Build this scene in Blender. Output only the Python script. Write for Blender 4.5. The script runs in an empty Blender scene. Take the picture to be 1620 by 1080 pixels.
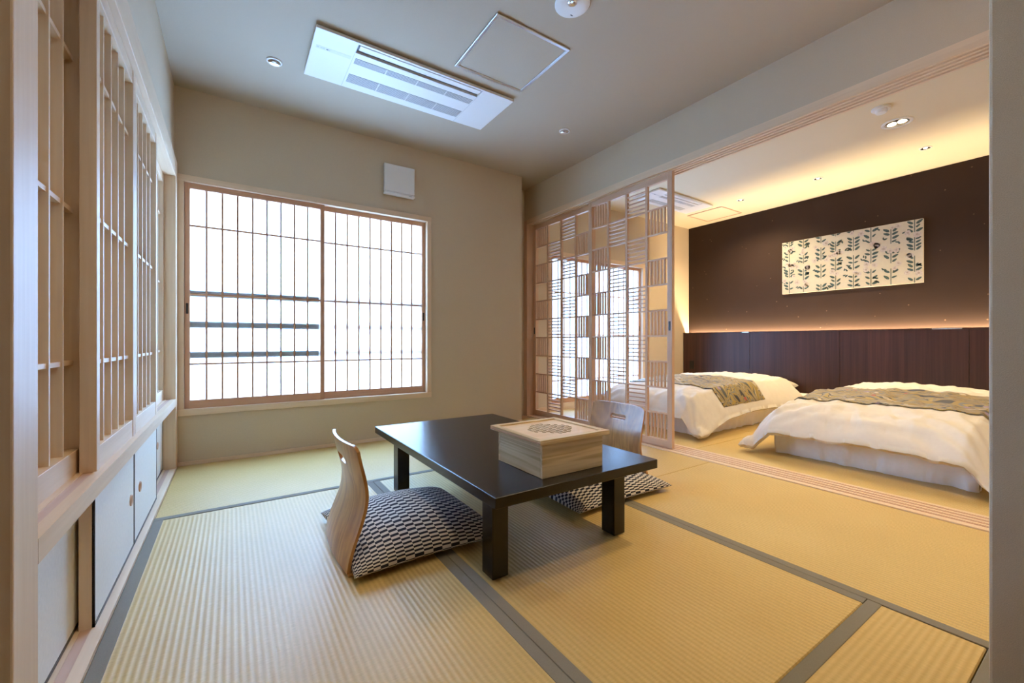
import bpy, bmesh, math, random
from mathutils import Vector, noise

PI = math.pi
random.seed(7)
S = bpy.context.scene
COL = S.collection

# ------------------------------------------------------------------ camera
CAM_H, FOCAL_PX, YAW = 0.80, 666.0, math.radians(33.6)
cam_d = bpy.data.cameras.new('camera')
cam_d.sensor_width = 36.0
cam_d.lens = 36.0 * FOCAL_PX / 1620.0
cam_d.clip_start = 0.02
cam = bpy.data.objects.new('camera', cam_d)
cam.location = (0, 0, CAM_H)
cam.rotation_euler = (PI / 2, 0, -YAW)
COL.objects.link(cam)
S.camera = cam

# ------------------------------------------------------------------ world, exposure
SKY = 25.0
w = bpy.data.worlds.new('overcast_sky')
S.world = w
w.use_nodes = True
bg = w.node_tree.nodes['Background']
bg.inputs[0].default_value = (0.325, 0.58, 1.0, 1)
bg.inputs[1].default_value = SKY

LAMP = (1.0, 0.74, 0.39)         # warm lamps
S.view_settings.view_transform = 'Standard'
S.view_settings.look = 'None'
S.view_settings.gamma = 1.0
S.view_settings.use_curve_mapping = False
S.view_settings.exposure = 0.12
try:
    S.cycles.use_denoising = True
    S.cycles.denoiser = 'OPENIMAGEDENOISE'
    S.cycles.max_bounces = 14
    S.cycles.diffuse_bounces = 7
    S.cycles.glossy_bounces = 4
    S.cycles.transmission_bounces = 8
    S.cycles.sample_clamp_indirect = 12.0
    S.cycles.caustics_reflective = False
    S.cycles.caustics_refractive = False
except Exception:
    pass

# ------------------------------------------------------------------ materials
def new_mat(name):
    m = bpy.data.materials.new(name)
    m.use_nodes = True
    return m, m.node_tree.nodes, m.node_tree.links, m.node_tree.nodes['Principled BSDF']

def plain(name, col, rough=0.5, metal=0.0, spec=0.5, noise_amt=0.0, noise_scale=200.0, bump=0.0):
    m, N, L, b = new_mat(name)
    b.inputs['Base Color'].default_value = (*col, 1)
    b.inputs['Roughness'].default_value = rough
    b.inputs['Metallic'].default_value = metal
    b.inputs['Specular IOR Level'].default_value = spec
    if noise_amt or bump:
        tc = N.new('ShaderNodeTexCoord')
        nz = N.new('ShaderNodeTexNoise'); nz.inputs['Scale'].default_value = noise_scale
        nz.inputs['Detail'].default_value = 4
        L.new(tc.outputs['Object'], nz.inputs['Vector'])
        if noise_amt:
            r = N.new('ShaderNodeValToRGB')
            r.color_ramp.elements[0].position = 0.3
            r.color_ramp.elements[1].position = 0.7
            r.color_ramp.elements[0].color = (*[c * (1 - noise_amt) for c in col], 1)
            r.color_ramp.elements[1].color = (*[min(1, c * (1 + noise_amt)) for c in col], 1)
            L.new(nz.outputs['Fac'], r.inputs[0])
            L.new(r.outputs[0], b.inputs['Base Color'])
        if bump:
            bp = N.new('ShaderNodeBump'); bp.inputs['Strength'].default_value = bump
            bp.inputs['Distance'].default_value = 0.002
            L.new(nz.outputs['Fac'], bp.inputs['Height'])
            L.new(bp.outputs[0], b.inputs['Normal'])
    return m

def wood(name, dark, light, axis, rough=0.5, fine=90.0, coarse=9.0, stretch=0.04, spec=0.4, wave=0.0, coat=0.0):
    """long-grain wood; axis 0/1/2 = grain direction in object space"""
    m, N, L, b = new_mat(name)
    tc = N.new('ShaderNodeTexCoord')
    mp = N.new('ShaderNodeMapping')
    sc = [1.0, 1.0, 1.0]; sc[axis] = stretch
    mp.inputs['Scale'].default_value = sc
    L.new(tc.outputs['Object'], mp.inputs['Vector'])
    oi = N.new('ShaderNodeObjectInfo')
    ad = N.new('ShaderNodeVectorMath'); ad.operation = 'ADD'
    cx = N.new('ShaderNodeCombineXYZ')
    ml = N.new('ShaderNodeMath'); ml.operation = 'MULTIPLY'; ml.inputs[1].default_value = 9.0
    L.new(oi.outputs['Random'], ml.inputs[0])
    for i in range(3): L.new(ml.outputs[0], cx.inputs[i])
    L.new(mp.outputs[0], ad.inputs[0]); L.new(cx.outputs[0], ad.inputs[1])
    n1 = N.new('ShaderNodeTexNoise'); n1.inputs['Scale'].default_value = coarse; n1.inputs['Detail'].default_value = 3
    n1.inputs['Distortion'].default_value = 0.6
    n2 = N.new('ShaderNodeTexNoise'); n2.inputs['Scale'].default_value = fine; n2.inputs['Detail'].default_value = 5
    L.new(ad.outputs[0], n1.inputs['Vector']); L.new(ad.outputs[0], n2.inputs['Vector'])
    mx = N.new('ShaderNodeMath'); mx.operation = 'ADD'
    a = N.new('ShaderNodeMath'); a.operation = 'MULTIPLY'; a.inputs[1].default_value = 0.6
    c = N.new('ShaderNodeMath'); c.operation = 'MULTIPLY'; c.inputs[1].default_value = 0.4
    L.new(n1.outputs['Fac'], a.inputs[0]); L.new(n2.outputs['Fac'], c.inputs[0])
    L.new(a.outputs[0], mx.inputs[0]); L.new(c.outputs[0], mx.inputs[1])
    fac = mx.outputs[0]
    if wave:
        # growth rings: contour lines of the stretched noise
        k = N.new('ShaderNodeMath'); k.operation = 'MULTIPLY'; k.inputs[1].default_value = wave
        s = N.new('ShaderNodeMath'); s.operation = 'SINE'
        L.new(n1.outputs['Fac'], k.inputs[0]); L.new(k.outputs[0], s.inputs[0])
        k2 = N.new('ShaderNodeMath'); k2.operation = 'MULTIPLY_ADD'; k2.inputs[1].default_value = 0.14
        L.new(s.outputs[0], k2.inputs[0]); L.new(fac, k2.inputs[2])
        fac = k2.outputs[0]
    r = N.new('ShaderNodeValToRGB')
    r.color_ramp.elements[0].position = 0.32; r.color_ramp.elements[1].position = 0.68
    r.color_ramp.elements[0].color = (*dark, 1); r.color_ramp.elements[1].color = (*light, 1)
    L.new(fac, r.inputs[0]); L.new(r.outputs[0], b.inputs['Base Color'])
    b.inputs['Roughness'].default_value = rough
    b.inputs['Specular IOR Level'].default_value = spec
    b.inputs['Coat Weight'].default_value = coat
    bp = N.new('ShaderNodeBump'); bp.inputs['Strength'].default_value = 0.05; bp.inputs['Distance'].default_value = 0.001
    L.new(n2.outputs['Fac'], bp.inputs['Height']); L.new(bp.outputs[0], b.inputs['Normal'])
    return m

def tatami(name, axis, c0=(0.49, 0.335, 0.105), c1=(0.71, 0.51, 0.205), pitch=0.0165):
    """woven rush; ribs run along axis 0 (x) or 1 (y)"""
    m, N, L, b = new_mat(name)
    tc = N.new('ShaderNodeTexCoord'); sp = N.new('ShaderNodeSeparateXYZ')
    L.new(tc.outputs['Object'], sp.inputs[0])
    across = sp.outputs[1 - axis]; along = sp.outputs[axis]
    k = N.new('ShaderNodeMath'); k.operation = 'MULTIPLY'; k.inputs[1].default_value = 2 * PI / pitch
    s = N.new('ShaderNodeMath'); s.operation = 'SINE'
    L.new(across, k.inputs[0]); L.new(k.outputs[0], s.inputs[0])
    # single rushes, fine lines across the ribs
    cx = N.new('ShaderNodeCombineXYZ')
    m1 = N.new('ShaderNodeMath'); m1.operation = 'MULTIPLY'; m1.inputs[1].default_value = 420
    m2 = N.new('ShaderNodeMath'); m2.operation = 'MULTIPLY'; m2.inputs[1].default_value = 45
    L.new(along, m1.inputs[0]); L.new(across, m2.inputs[0])
    L.new(m1.outputs[0], cx.inputs[0]); L.new(m2.outputs[0], cx.inputs[1])
    nz = N.new('ShaderNodeTexNoise'); nz.inputs['Scale'].default_value = 1.0; nz.inputs['Detail'].default_value = 2
    L.new(cx.outputs[0], nz.inputs['Vector'])
    big = N.new('ShaderNodeTexNoise'); big.inputs['Scale'].default_value = 2.2; big.inputs['Detail'].default_value = 3
    L.new(tc.outputs['Object'], big.inputs['Vector'])
    f1 = N.new('ShaderNodeMath'); f1.operation = 'MULTIPLY_ADD'; f1.inputs[1].default_value = 0.11; f1.inputs[2].default_value = 0.05
    L.new(s.outputs[0], f1.inputs[0])
    f2 = N.new('ShaderNodeMath'); f2.operation = 'MULTIPLY_ADD'; f2.inputs[1].default_value = 0.6
    L.new(nz.outputs['Fac'], f2.inputs[0]); L.new(f1.outputs[0], f2.inputs[2])
    f3 = N.new('ShaderNodeMath'); f3.operation = 'MULTIPLY_ADD'; f3.inputs[1].default_value = 0.3
    L.new(big.outputs['Fac'], f3.inputs[0]); L.new(f2.outputs[0], f3.inputs[2])
    r = N.new('ShaderNodeValToRGB')
    r.color_ramp.elements[0].position = 0.2; r.color_ramp.elements[1].position = 0.8
    r.color_ramp.elements[0].color = (*c0, 1); r.color_ramp.elements[1].color = (*c1, 1)
    L.new(f3.outputs[0], r.inputs[0]); L.new(r.outputs[0], b.inputs['Base Color'])
    b.inputs['Roughness'].default_value = 0.46
    b.inputs['Specular IOR Level'].default_value = 0.5
    bp = N.new('ShaderNodeBump'); bp.inputs['Strength'].default_value = 0.2; bp.inputs['Distance'].default_value = 0.002
    a = N.new('ShaderNodeMath'); a.operation = 'MULTIPLY_ADD'; a.inputs[1].default_value = 0.5
    L.new(nz.outputs['Fac'], a.inputs[0]); L.new(s.outputs[0], a.inputs[2])
    L.new(a.outputs[0], bp.inputs['Height']); L.new(bp.outputs[0], b.inputs['Normal'])
    return m

def paper(name, col=(0.92, 0.94, 0.96), trans=0.9):
    m, N, L, b = new_mat(name)
    N.remove(b)
    out = N['Material Output']
    t = N.new('ShaderNodeBsdfTranslucent'); t.inputs[0].default_value = (*col, 1)
    d = N.new('ShaderNodeBsdfDiffuse'); d.inputs[0].default_value = (*col, 1)
    mx = N.new('ShaderNodeMixShader'); mx.inputs[0].default_value = 1 - trans
    tc = N.new('ShaderNodeTexCoord')
    nz = N.new('ShaderNodeTexNoise'); nz.inputs['Scale'].default_value = 60; nz.inputs['Detail'].default_value = 6
    L.new(tc.outputs['Object'], nz.inputs['Vector'])
    r = N.new('ShaderNodeValToRGB')
    r.color_ramp.elements[0].color = (*[c * 0.94 for c in col], 1); r.color_ramp.elements[1].color = (*col, 1)
    L.new(nz.outputs['Fac'], r.inputs[0]); L.new(r.outputs[0], t.inputs[0]); L.new(r.outputs[0], d.inputs[0])
    L.new(t.outputs[0], mx.inputs[1]); L.new(d.outputs[0], mx.inputs[2])
    L.new(mx.outputs[0], out.inputs['Surface'])
    return m

def emit(name, col, strength):
    m, N, L, b = new_mat(name)
    b.inputs['Base Color'].default_value = (0.9, 0.85, 0.75, 1)
    b.inputs['Emission Color'].default_value = (*col, 1)
    b.inputs['Emission Strength'].default_value = strength
    return m

def check_cloth(name):
    m, N, L, b = new_mat(name)
    tc = N.new('ShaderNodeTexCoord')
    mp = N.new('ShaderNodeMapping'); mp.inputs['Scale'].default_value = (1 / 0.027, 1 / 0.0135, 1)
    ck = N.new('ShaderNodeTexChecker'); ck.inputs['Scale'].default_value = 1.0
    ck.inputs['Color1'].default_value = (0.016, 0.018, 0.034, 1)
    ck.inputs['Color2'].default_value = (0.66, 0.61, 0.55, 1)
    L.new(tc.outputs['UV'], mp.inputs[0]); L.new(mp.outputs[0], ck.inputs['Vector'])
    nz = N.new('ShaderNodeTexNoise'); nz.inputs['Scale'].default_value = 700
    L.new(tc.outputs['UV'], nz.inputs['Vector'])
    bp = N.new('ShaderNodeBump'); bp.inputs['Strength'].default_value = 0.15; bp.inputs['Distance'].default_value = 0.001
    L.new(nz.outputs['Fac'], bp.inputs['Height']); L.new(bp.outputs[0], b.inputs['Normal'])
    L.new(ck.outputs['Color'], b.inputs['Base Color'])
    b.inputs['Roughness'].default_value = 0.85
    b.inputs['Specular IOR Level'].default_value = 0.2
    return m

def brocade(name):
    m, N, L, b = new_mat(name)
    tc = N.new('ShaderNodeTexCoord')
    mp = N.new('ShaderNodeMapping'); mp.inputs['Scale'].default_value = (1.7, 0.55, 0.8)
    L.new(tc.outputs['Object'], mp.inputs[0])
    n1 = N.new('ShaderNodeTexNoise'); n1.inputs['Scale'].default_value = 4.6; n1.inputs['Detail'].default_value = .6
    n1.inputs['Distortion'].default_value = 1.6
    L.new(mp.outputs[0], n1.inputs['Vector'])
    r = N.new('ShaderNodeValToRGB')
    cr = r.color_ramp; cr.interpolation = 'CONSTANT'
    cols = [(0.0, (0.02, 0.03, 0.06)), (0.34, (0.42, 0.29, 0.07)), (0.40, (0.22, 0.24, 0.25)), (0.435, (0.50, 0.36, 0.10)), (0.47, (0.02, 0.03, 0.06)),
            (0.495, (0.30, 0.28, 0.24)), (0.53, (0.48, 0.33, 0.06)), (0.575, (0.025, 0.035, 0.06)), (0.60, (0.55, 0.48, 0.36)), (0.63, (0.36, 0.26, 0.05)), (0.70, (0.05, 0.07, 0.10))]
    cols = [(p, tuple(q * .8 for q in c)) for p, c in cols]
    cr.elements[0].position = 0; cr.elements[0].color = (*cols[0][1], 1)
    cr.elements[1].position = cols[1][0]; cr.elements[1].color = (*cols[1][1], 1)
    for p, c in cols[2:]:
        e = cr.elements.new(p); e.color = (*c, 1)
    L.new(n1.outputs['Fac'], r.inputs[0])
    # small blossoms
    v = N.new('ShaderNodeTexVoronoi'); v.inputs['Scale'].default_value = 11.0
    L.new(tc.outputs['Object'], v.inputs['Vector'])
    lt = N.new('ShaderNodeMath'); lt.operation = 'LESS_THAN'; lt.inputs[1].default_value = 0.22
    L.new(v.outputs['Distance'], lt.inputs[0])
    r2 = N.new('ShaderNodeValToRGB'); r2.color_ramp.interpolation = 'CONSTANT'
    r2.color_ramp.elements[0].color = (0.40, 0.05, 0.06, 1)
    r2.color_ramp.elements[1].position = 0.35; r2.color_ramp.elements[1].color = (0.62, 0.55, 0.46, 1)
    e = r2.color_ramp.elements.new(0.72); e.color = (0.30, 0.22, 0.42, 1)
    sx = N.new('ShaderNodeSeparateColor'); L.new(v.outputs['Color'], sx.inputs[0])
    L.new(sx.outputs[0], r2.inputs[0])
    g = N.new('ShaderNodeMath'); g.operation = 'GREATER_THAN'; g.inputs[1].default_value = 0.55
    L.new(sx.outputs[1], g.inputs[0])
    mu = N.new('ShaderNodeMath'); mu.operation = 'MULTIPLY'; L.new(lt.outputs[0], mu.inputs[0]); L.new(g.outputs[0], mu.inputs[1])
    mx = N.new('ShaderNodeMix'); mx.data_type = 'RGBA'
    L.new(mu.outputs[0], mx.inputs[0]); L.new(r.outputs[0], mx.inputs[6]); L.new(r2.outputs[0], mx.inputs[7])
    L.new(mx.outputs[2], b.inputs['Base Color'])
    b.inputs['Roughness'].default_value = 0.5
    b.inputs['Sheen Weight'].default_value = 0.2
    return m

def dark_wallpaper(name):
    m, N, L, b = new_mat(name)
    tc = N.new('ShaderNodeTexCoord')
    v = N.new('ShaderNodeTexVoronoi'); v.inputs['Scale'].default_value = 9.0
    nz = N.new('ShaderNodeTexNoise'); nz.inputs['Scale'].default_value = 3.0
    L.new(tc.outputs['Object'], v.inputs['Vector']); L.new(tc.outputs['Object'], nz.inputs['Vector'])
    lt = N.new('ShaderNodeMath'); lt.operation = 'LESS_THAN'; lt.inputs[1].default_value = 0.06
    L.new(v.outputs['Distance'], lt.inputs[0])
    r = N.new('ShaderNodeValToRGB')
    r.color_ramp.elements[0].color = (0.030, 0.016, 0.011, 1); r.color_ramp.elements[1].color = (0.040, 0.022, 0.015, 1)
    L.new(nz.outputs['Fac'], r.inputs[0])
    mx = N.new('ShaderNodeMix'); mx.data_type = 'RGBA'; mx.inputs[7].default_value = (0.13, 0.08, 0.05, 1)
    L.new(lt.outputs[0], mx.inputs[0]); L.new(r.outputs[0], mx.inputs[6])
    L.new(mx.outputs[2], b.inputs['Base Color'])
    b.inputs['Roughness'].default_value = 0.75
    b.inputs['Specular IOR Level'].default_value = 0.25
    return m

HL, HD = (0.80, 0.63, 0.455), (0.68, 0.50, 0.33)
M = {
    'woodx': wood('pale cypress, grain x', HD, HL, 0),
    'woody': wood('pale cypress, grain y', HD, HL, 1),
    'woodz': wood('pale cypress, grain z', HD, HL, 2),
    'groove': wood('reddish cypress groove', (0.42, 0.20, 0.13), (0.52, 0.28, 0.19), 1),
    'groovel': wood('pinkish cypress groove', (0.56, 0.37, 0.28), (0.66, 0.47, 0.37), 1),
    'sashx': wood('cypress in painted shade, grain x', (0.50, 0.26, 0.15), (0.62, 0.36, 0.22), 0),  # same wood as the casing, with the backlit shade put into the colour
    'sashz': wood('cypress in painted shade, grain z', (0.50, 0.26, 0.15), (0.62, 0.36, 0.22), 2),
    'latx': wood('lattice cypress, grain x', (0.56, 0.36, 0.24), (0.70, 0.49, 0.34), 0),
    'laty': wood('lattice cypress, grain y', (0.56, 0.36, 0.24), (0.70, 0.49, 0.34), 1),
    'latz': wood('lattice cypress, grain z', (0.56, 0.36, 0.24), (0.70, 0.49, 0.34), 2),
    'wall': plain('tan textured wallpaper', (0.61, 0.505, 0.37), 0.85, spec=0.2, noise_amt=0.07, noise_scale=520, bump=0.35),
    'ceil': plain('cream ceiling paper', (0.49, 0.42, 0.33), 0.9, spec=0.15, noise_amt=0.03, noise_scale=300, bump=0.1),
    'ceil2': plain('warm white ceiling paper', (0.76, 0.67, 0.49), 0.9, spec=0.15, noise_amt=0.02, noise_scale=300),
    'darkwall': dark_wallpaper('dark brown flecked wallpaper'),
    'walnut': wood('dark walnut veneer', (0.022, 0.009, 0.008), (0.070, 0.028, 0.022), 2, rough=0.38, fine=70, coarse=14, stretch=0.02),
    'seam_shade': plain('dark seam', (0.01, 0.006, 0.005), 0.6),  # near-black for panel joints and for painted shade inside the box
    'taty': tatami('tatami ribs along y', 1), 'tatx': tatami('tatami ribs along x', 0),
    'border': plain('grey green mat border cloth', (0.24, 0.22, 0.18), 0.8, spec=0.2, noise_amt=0.10, noise_scale=900),
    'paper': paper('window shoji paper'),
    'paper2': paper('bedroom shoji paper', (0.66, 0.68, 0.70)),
    'paperw': plain('white door paper', (0.80, 0.78, 0.72), 0.85, spec=0.15, noise_amt=0.03, noise_scale=90),
    'black': plain('black lacquer trim', (0.012, 0.011, 0.011), 0.35),
    'table': plain('black brown lacquer', (0.006, 0.005, 0.005), 0.25, spec=0.5, noise_amt=0.2, noise_scale=900, bump=0.06),
    'kirix': wood('paulownia wood, grain x', (0.48, 0.34, 0.165), (0.74, 0.59, 0.36), 0, rough=0.55, coarse=12, wave=60),
    'kiriy': wood('paulownia wood, grain y', (0.48, 0.34, 0.165), (0.74, 0.59, 0.36), 1, rough=0.55, coarse=12, wave=60),
    'lid': wood('pale lid wood', (0.66, 0.46, 0.26), (0.80, 0.62, 0.42), 0, rough=0.5, coarse=12),
    'ply': wood('oiled oak plywood', (0.32, 0.13, 0.035), (0.51, 0.25, 0.075), 2, rough=0.33, coarse=5, stretch=0.22, wave=70, spec=0.5, coat=0.2),
    'plyedge': plain('plywood edge', (0.35, 0.19, 0.08), 0.5, noise_amt=0.15, noise_scale=300),
    'check': check_cloth('navy and ivory checked cotton'),
    'linen': plain('white cotton', (0.72, 0.68, 0.62), 0.8, spec=0.2, noise_amt=0.02, noise_scale=40, bump=0.05),
    'sheet': plain('white sheet', (0.86, 0.86, 0.87), 0.85, spec=0.2, noise_amt=0.02, noise_scale=40),
    'brocade': brocade('gold and navy brocade'),
    'canvas': plain('ivory canvas', (0.50, 0.47, 0.39), 0.8, noise_amt=0.03, noise_scale=40),
    'inkleaf': plain('teal ink', (0.045, 0.085, 0.095), 0.8, noise_amt=0.3, noise_scale=60),
    'inkbloom': plain('pale grey lilac ink', (0.46, 0.42, 0.41), 0.8, noise_amt=0.18, noise_scale=70),
    'inkcentre': plain('dusky ink', (0.34, 0.29, 0.28), 0.8),
    'plastic': plain('white plastic', (0.80, 0.80, 0.79), 0.35),
    'plastic2': plain('light grey plastic', (0.52, 0.54, 0.56), 0.4),
    'grille': plain('blue grey grille', (0.30, 0.34, 0.38), 0.5),
    'slot': plain('dark grey slot', (0.10, 0.11, 0.12), 0.5),
    'alu': plain('brushed aluminium', (0.75, 0.77, 0.79), 0.32, metal=1.0),
    'chrome': plain('polished reflector', (0.85, 0.85, 0.85), 0.12, metal=1.0),
    'bulb': emit('warm lamp glass', (1.0, 0.80, 0.55), 6.0),
    'bulboff': plain('unlit frosted bulb', (0.55, 0.50, 0.45), 0.3),
    'strip': emit('warm light strip', (1.0, 0.76, 0.46), 330.0),
    'rail': plain('grey railing metal', (0.30, 0.32, 0.34), 0.5, metal=0.0),
    'outside': plain('concrete balcony', (0.5, 0.5, 0.5), 0.9),
    'plank': wood('entry board floor', (0.30, 0.18, 0.10), (0.42, 0.27, 0.16), 1),
}

# ------------------------------------------------------------------ builders
class MB:
    def __init__(s): s.v = []; s.f = []
    def box(s, x0, x1, y0, y1, z0, z1):
        n = len(s.v)
        s.v += [(x0, y0, z0), (x1, y0, z0), (x1, y1, z0), (x0, y1, z0), (x0, y0, z1), (x1, y0, z1), (x1, y1, z1), (x0, y1, z1)]
        s.f += [tuple(n + i for i in q) for q in ((3, 2, 1, 0), (4, 5, 6, 7), (0, 1, 5, 4), (1, 2, 6, 5), (2, 3, 7, 6), (3, 0, 4, 7))]
        return s
    def lathe(s, c, prof, n=32):
        """profile (radius, z) revolved around the vertical through c; closed on the axis when radius 0"""
        b = len(s.v); m = len(prof)
        for i in range(n):
            a = 2 * PI * i / n
            for r, z in prof: s.v.append((c[0] + r * math.cos(a), c[1] + r * math.sin(a), c[2] + z))
        for i in range(n):
            j = (i + 1) % n
            for k in range(m - 1):
                s.f.append((b + i * m + k, b + j * m + k, b + j * m + k + 1, b + i * m + k + 1))
        return s
    def grid(s, fn, nu, nv):
        b = len(s.v)
        for j in range(nv + 1):
            for i in range(nu + 1): s.v.append(tuple(fn(i / nu, j / nv)))
        for j in range(nv):
            for i in range(nu):
                a = b + j * (nu + 1) + i
                s.f.append((a, a + 1, a + nu + 2, a + nu + 1))
        return s
    def poly(s, pts):
        b = len(s.v); s.v += [tuple(p) for p in pts]; s.f.append(tuple(range(b, b + len(pts)))); return s
    def prism(s, pts, axis, a0, a1):
        """extrude a 2-D outline along an axis; pts in the other two axes (in x,y,z order)"""
        n = len(pts); b = len(s.v)
        for a in (a0, a1):
            for p in pts:
                q = list(p); q.insert(axis, a); s.v.append(tuple(q))
        s.f.append(tuple(b + i for i in range(n - 1, -1, -1))); s.f.append(tuple(b + n + i for i in range(n)))
        for i in range(n):
            j = (i + 1) % n
            s.f.append((b + i, b + j, b + n + j, b + n + i))
        return s
    def build(s, name, mat, parent=None, org=None, smooth=False, bevel=0.0, seg=2, clean=False):
        """vertices are world coordinates; stored relative to org (default: the parent's place)"""
        pw = wloc(parent) if parent else Vector((0, 0, 0))
        o3 = Vector(org) if org is not None else pw
        me = bpy.data.meshes.new(name)
        me.from_pydata([tuple(Vector(v) - o3) for v in s.v], [], s.f)
        if clean:
            bm = bmesh.new(); bm.from_mesh(me)
            bmesh.ops.remove_doubles(bm, verts=bm.verts, dist=1e-5)
            bmesh.ops.recalc_face_normals(bm, faces=bm.faces)
            bm.to_mesh(me); bm.free()
        me.materials.append(M[mat] if isinstance(mat, str) else mat)
        if smooth: me.shade_smooth()
        o = bpy.data.objects.new(name, me)
        COL.objects.link(o)
        if parent: o.parent = parent
        o.location = o3 - pw
        if bevel:
            b = o.modifiers.new('soft edges', 'BEVEL'); b.width = bevel; b.segments = seg; b.limit_method = 'ANGLE'
            b.harden_normals = False
        return o

def wloc(o):
    v = Vector((0, 0, 0))
    while o: v += o.location; o = o.parent
    return v

def tag(o, label=None, cat=None, group=None, kind=None):
    if label: o['label'] = label
    if cat: o['category'] = cat
    if group: o['group'] = group
    if kind: o['kind'] = kind
    return o

def thing(name, loc, label, cat, group=None, kind=None):
    o = bpy.data.objects.new(name, None)
    o.empty_display_size = 0.1
    o.location = loc
    COL.objects.link(o)
    return tag(o, label, cat, group, kind)

def boxo(name, dims, mat, parent=None, bevel=0.0, org=None, **k):
    return MB().box(*dims).build(name, mat, parent, org=org, bevel=bevel, **k)

_cache = {}
def piece(name, size, pos, mat, parent, bevel=0.0):
    """small box sharing its mesh with the equal ones; pos = centre in world space"""
    key = (name, tuple(round(x, 5) for x in size), mat)
    if key not in _cache:
        sx, sy, sz = [q / 2 for q in size]
        me = bpy.data.meshes.new(name)
        mb = MB().box(-sx, sx, -sy, sy, -sz, sz)
        me.from_pydata(mb.v, [], mb.f)
        me.materials.append(M[mat])
        _cache[key] = me
    o = bpy.data.objects.new(name, _cache[key])
    COL.objects.link(o); o.parent = parent
    o.location = Vector(pos) - wloc(parent)
    if bevel:
        b = o.modifiers.new('soft edges', 'BEVEL'); b.width = bevel; b.segments = 1
    return o

def struct(o, label, cat): return tag(o, label, cat, kind='structure')

# ------------------------------------------------------------------ measures of the rooms
XL, XP, XD = -0.31, 2.65, 5.714          # left wall, partition, dark wall
YB, YR, YN = 3.44, 3.80, 0.20            # window wall, bedroom window wall, inner face of the near wall
ZC, ZC2 = 2.44, 2.49                     # ceilings

# ------------------------------------------------------------------ floor and mats
floor = boxo('floor', (-1.1, 5.9, -1.4, 4.0, -0.16, -0.055), 'plank')
struct(floor, 'yellow tatami floor with grey green cloth borders across both rooms', 'floor')

def mat(x0, x1, y0, y1, ribs, borders):
    o = boxo('tatami_mat', (x0 + .0015, x1 - .0015, y0 + .0015, y1 - .0015, -0.055, 0.0), 'taty' if ribs == 1 else 'tatx', floor, bevel=.003, seg=1)
    bw = 0.036
    for s in borders:
        d = {'l': (x0 + .001, x0 + bw, y0 + .001, y1 - .001), 'r': (x1 - bw, x1 - .001, y0 + .001, y1 - .001),
             'n': (x0 + .001, x1 - .001, y0 + .001, y0 + bw), 'f': (x0 + .001, x1 - .001, y1 - bw, y1 - .001)}[s]
        boxo('mat_border', (*d, -0.05, 0.0016), 'border', o, bevel=.001, seg=1)
    return o
mat(-0.293, 0.668, 0.478, 2.438, 1, 'lr')
mat(0.668, 1.642, 0.478, 2.438, 1, 'lr')
mat(-0.293, 1.642, 2.438, 3.425, 0, 'n')
mat(-0.293, 1.642, 0.228, 0.478, 0, 'f')
mat(1.642, 2.645, 1.60, 3.56, 1, 'l')
mat(1.642, 2.645, -0.36 + .56, 1.60, 1, 'l')
for y0, y1 in ((0.0, 1.86), (1.86, 3.79)):
    mat(2.865, 3.82, y0, y1, 1, '')
for y0, y1 in ((0.0, 0.93), (0.93, 1.86), (1.86, 2.82), (2.82, 3.79)):
    mat(3.82, 5.70, y0, y1, 0, '')
boxo('threshold_board', (-0.31, 1.642, 0.0, 0.226, -0.055, 0.003), 'border', floor, bevel=.002)
boxo('entry_plank', (-1.1, -0.31, -1.4, 1.0, -0.055, 0.0), 'plank', floor)
boxo('entry_plank', (-0.31, 1.45, -1.4, 0.0, -0.055, 0.0), 'plank', floor)
boxo('mat_edging', (1.642, 2.645, 3.56, 3.76, -0.055, 0.0), 'plank', floor)

# ------------------------------------------------------------------ walls and ceilings
wl = MB()
wl.box(-0.46, XL, 1.1, 3.56, 1.94, ZC)
wl.box(-0.47, -0.42, 1.0, 3.56, -0.1, 1.94)
struct(wl.build('wall_left', 'wall'), 'tan papered wall strip above the wooden slatted sliding screens', 'wall')
we = MB()
we.box(-1.2, -1.1, -1.4, 1.1, -0.1, ZC); we.box(-1.1, -0.40, 1.0, 1.1, -0.1, ZC)
struct(we.build('wall_entry', 'wall'), 'papered wall of the entry recess beside the camera', 'wall')
WX0, WX1, WZ0, WZ1 = -0.262, 1.402, 0.36, 1.836   # opening of the window
wb = MB()
wb.box(-0.47, WX0, YB, YB + .16, -.1, ZC); wb.box(WX1, 2.403, YB, YB + .16, -.1, ZC)
wb.box(WX0, WX1, YB, YB + .16, -.1, WZ0); wb.box(WX0, WX1, YB, YB + .16, WZ1, ZC)
wb.box(2.30, 2.403, YB + .16, 3.80, -.1, ZC)
wb.box(2.403, 2.80, 3.745, 3.84, -.1, ZC)
struct(wb.build('wall_back', 'wall'), 'tan papered wall around the large paper window', 'wall')
wn = MB()
wn.box(1.45, XP + .13, 0.0, YN, -.1, ZC); wn.box(-1.1, 1.45, 0.0, 0.1, 2.10, ZC)
wn.box(1.45, 1.55, -1.4, 0.0, -.1, ZC); wn.box(-1.2, 1.55, -1.5, -1.4, -.1, ZC)
struct(wn.build('wall_front', 'wall', bevel=.006), 'grey tan papered wall end at the right edge close to the camera', 'wall')
wp = MB().box(XP, XP + .14, 0.2, 3.76, 2.105, ZC + .1)
struct(wp.build('wall_partition', 'wall'), 'papered wall strip above the sliding door track between the rooms', 'wall')
wr = MB()
RX0, RX1, RZ0, RZ1 = 3.06, 4.66, 0.075, 1.80
wr.box(2.80, RX0, YR, YR + .16, -.1, ZC2); wr.box(RX1, 5.9, YR, YR + .16, -.1, ZC2)
wr.box(RX0, RX1, YR, YR + .16, -.1, RZ0); wr.box(RX0, RX1, YR, YR + .16, RZ1, ZC2)
struct(wr.build('wall_bedroom_window', 'wall'), 'tan papered wall around the bedroom paper window', 'wall')
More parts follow.
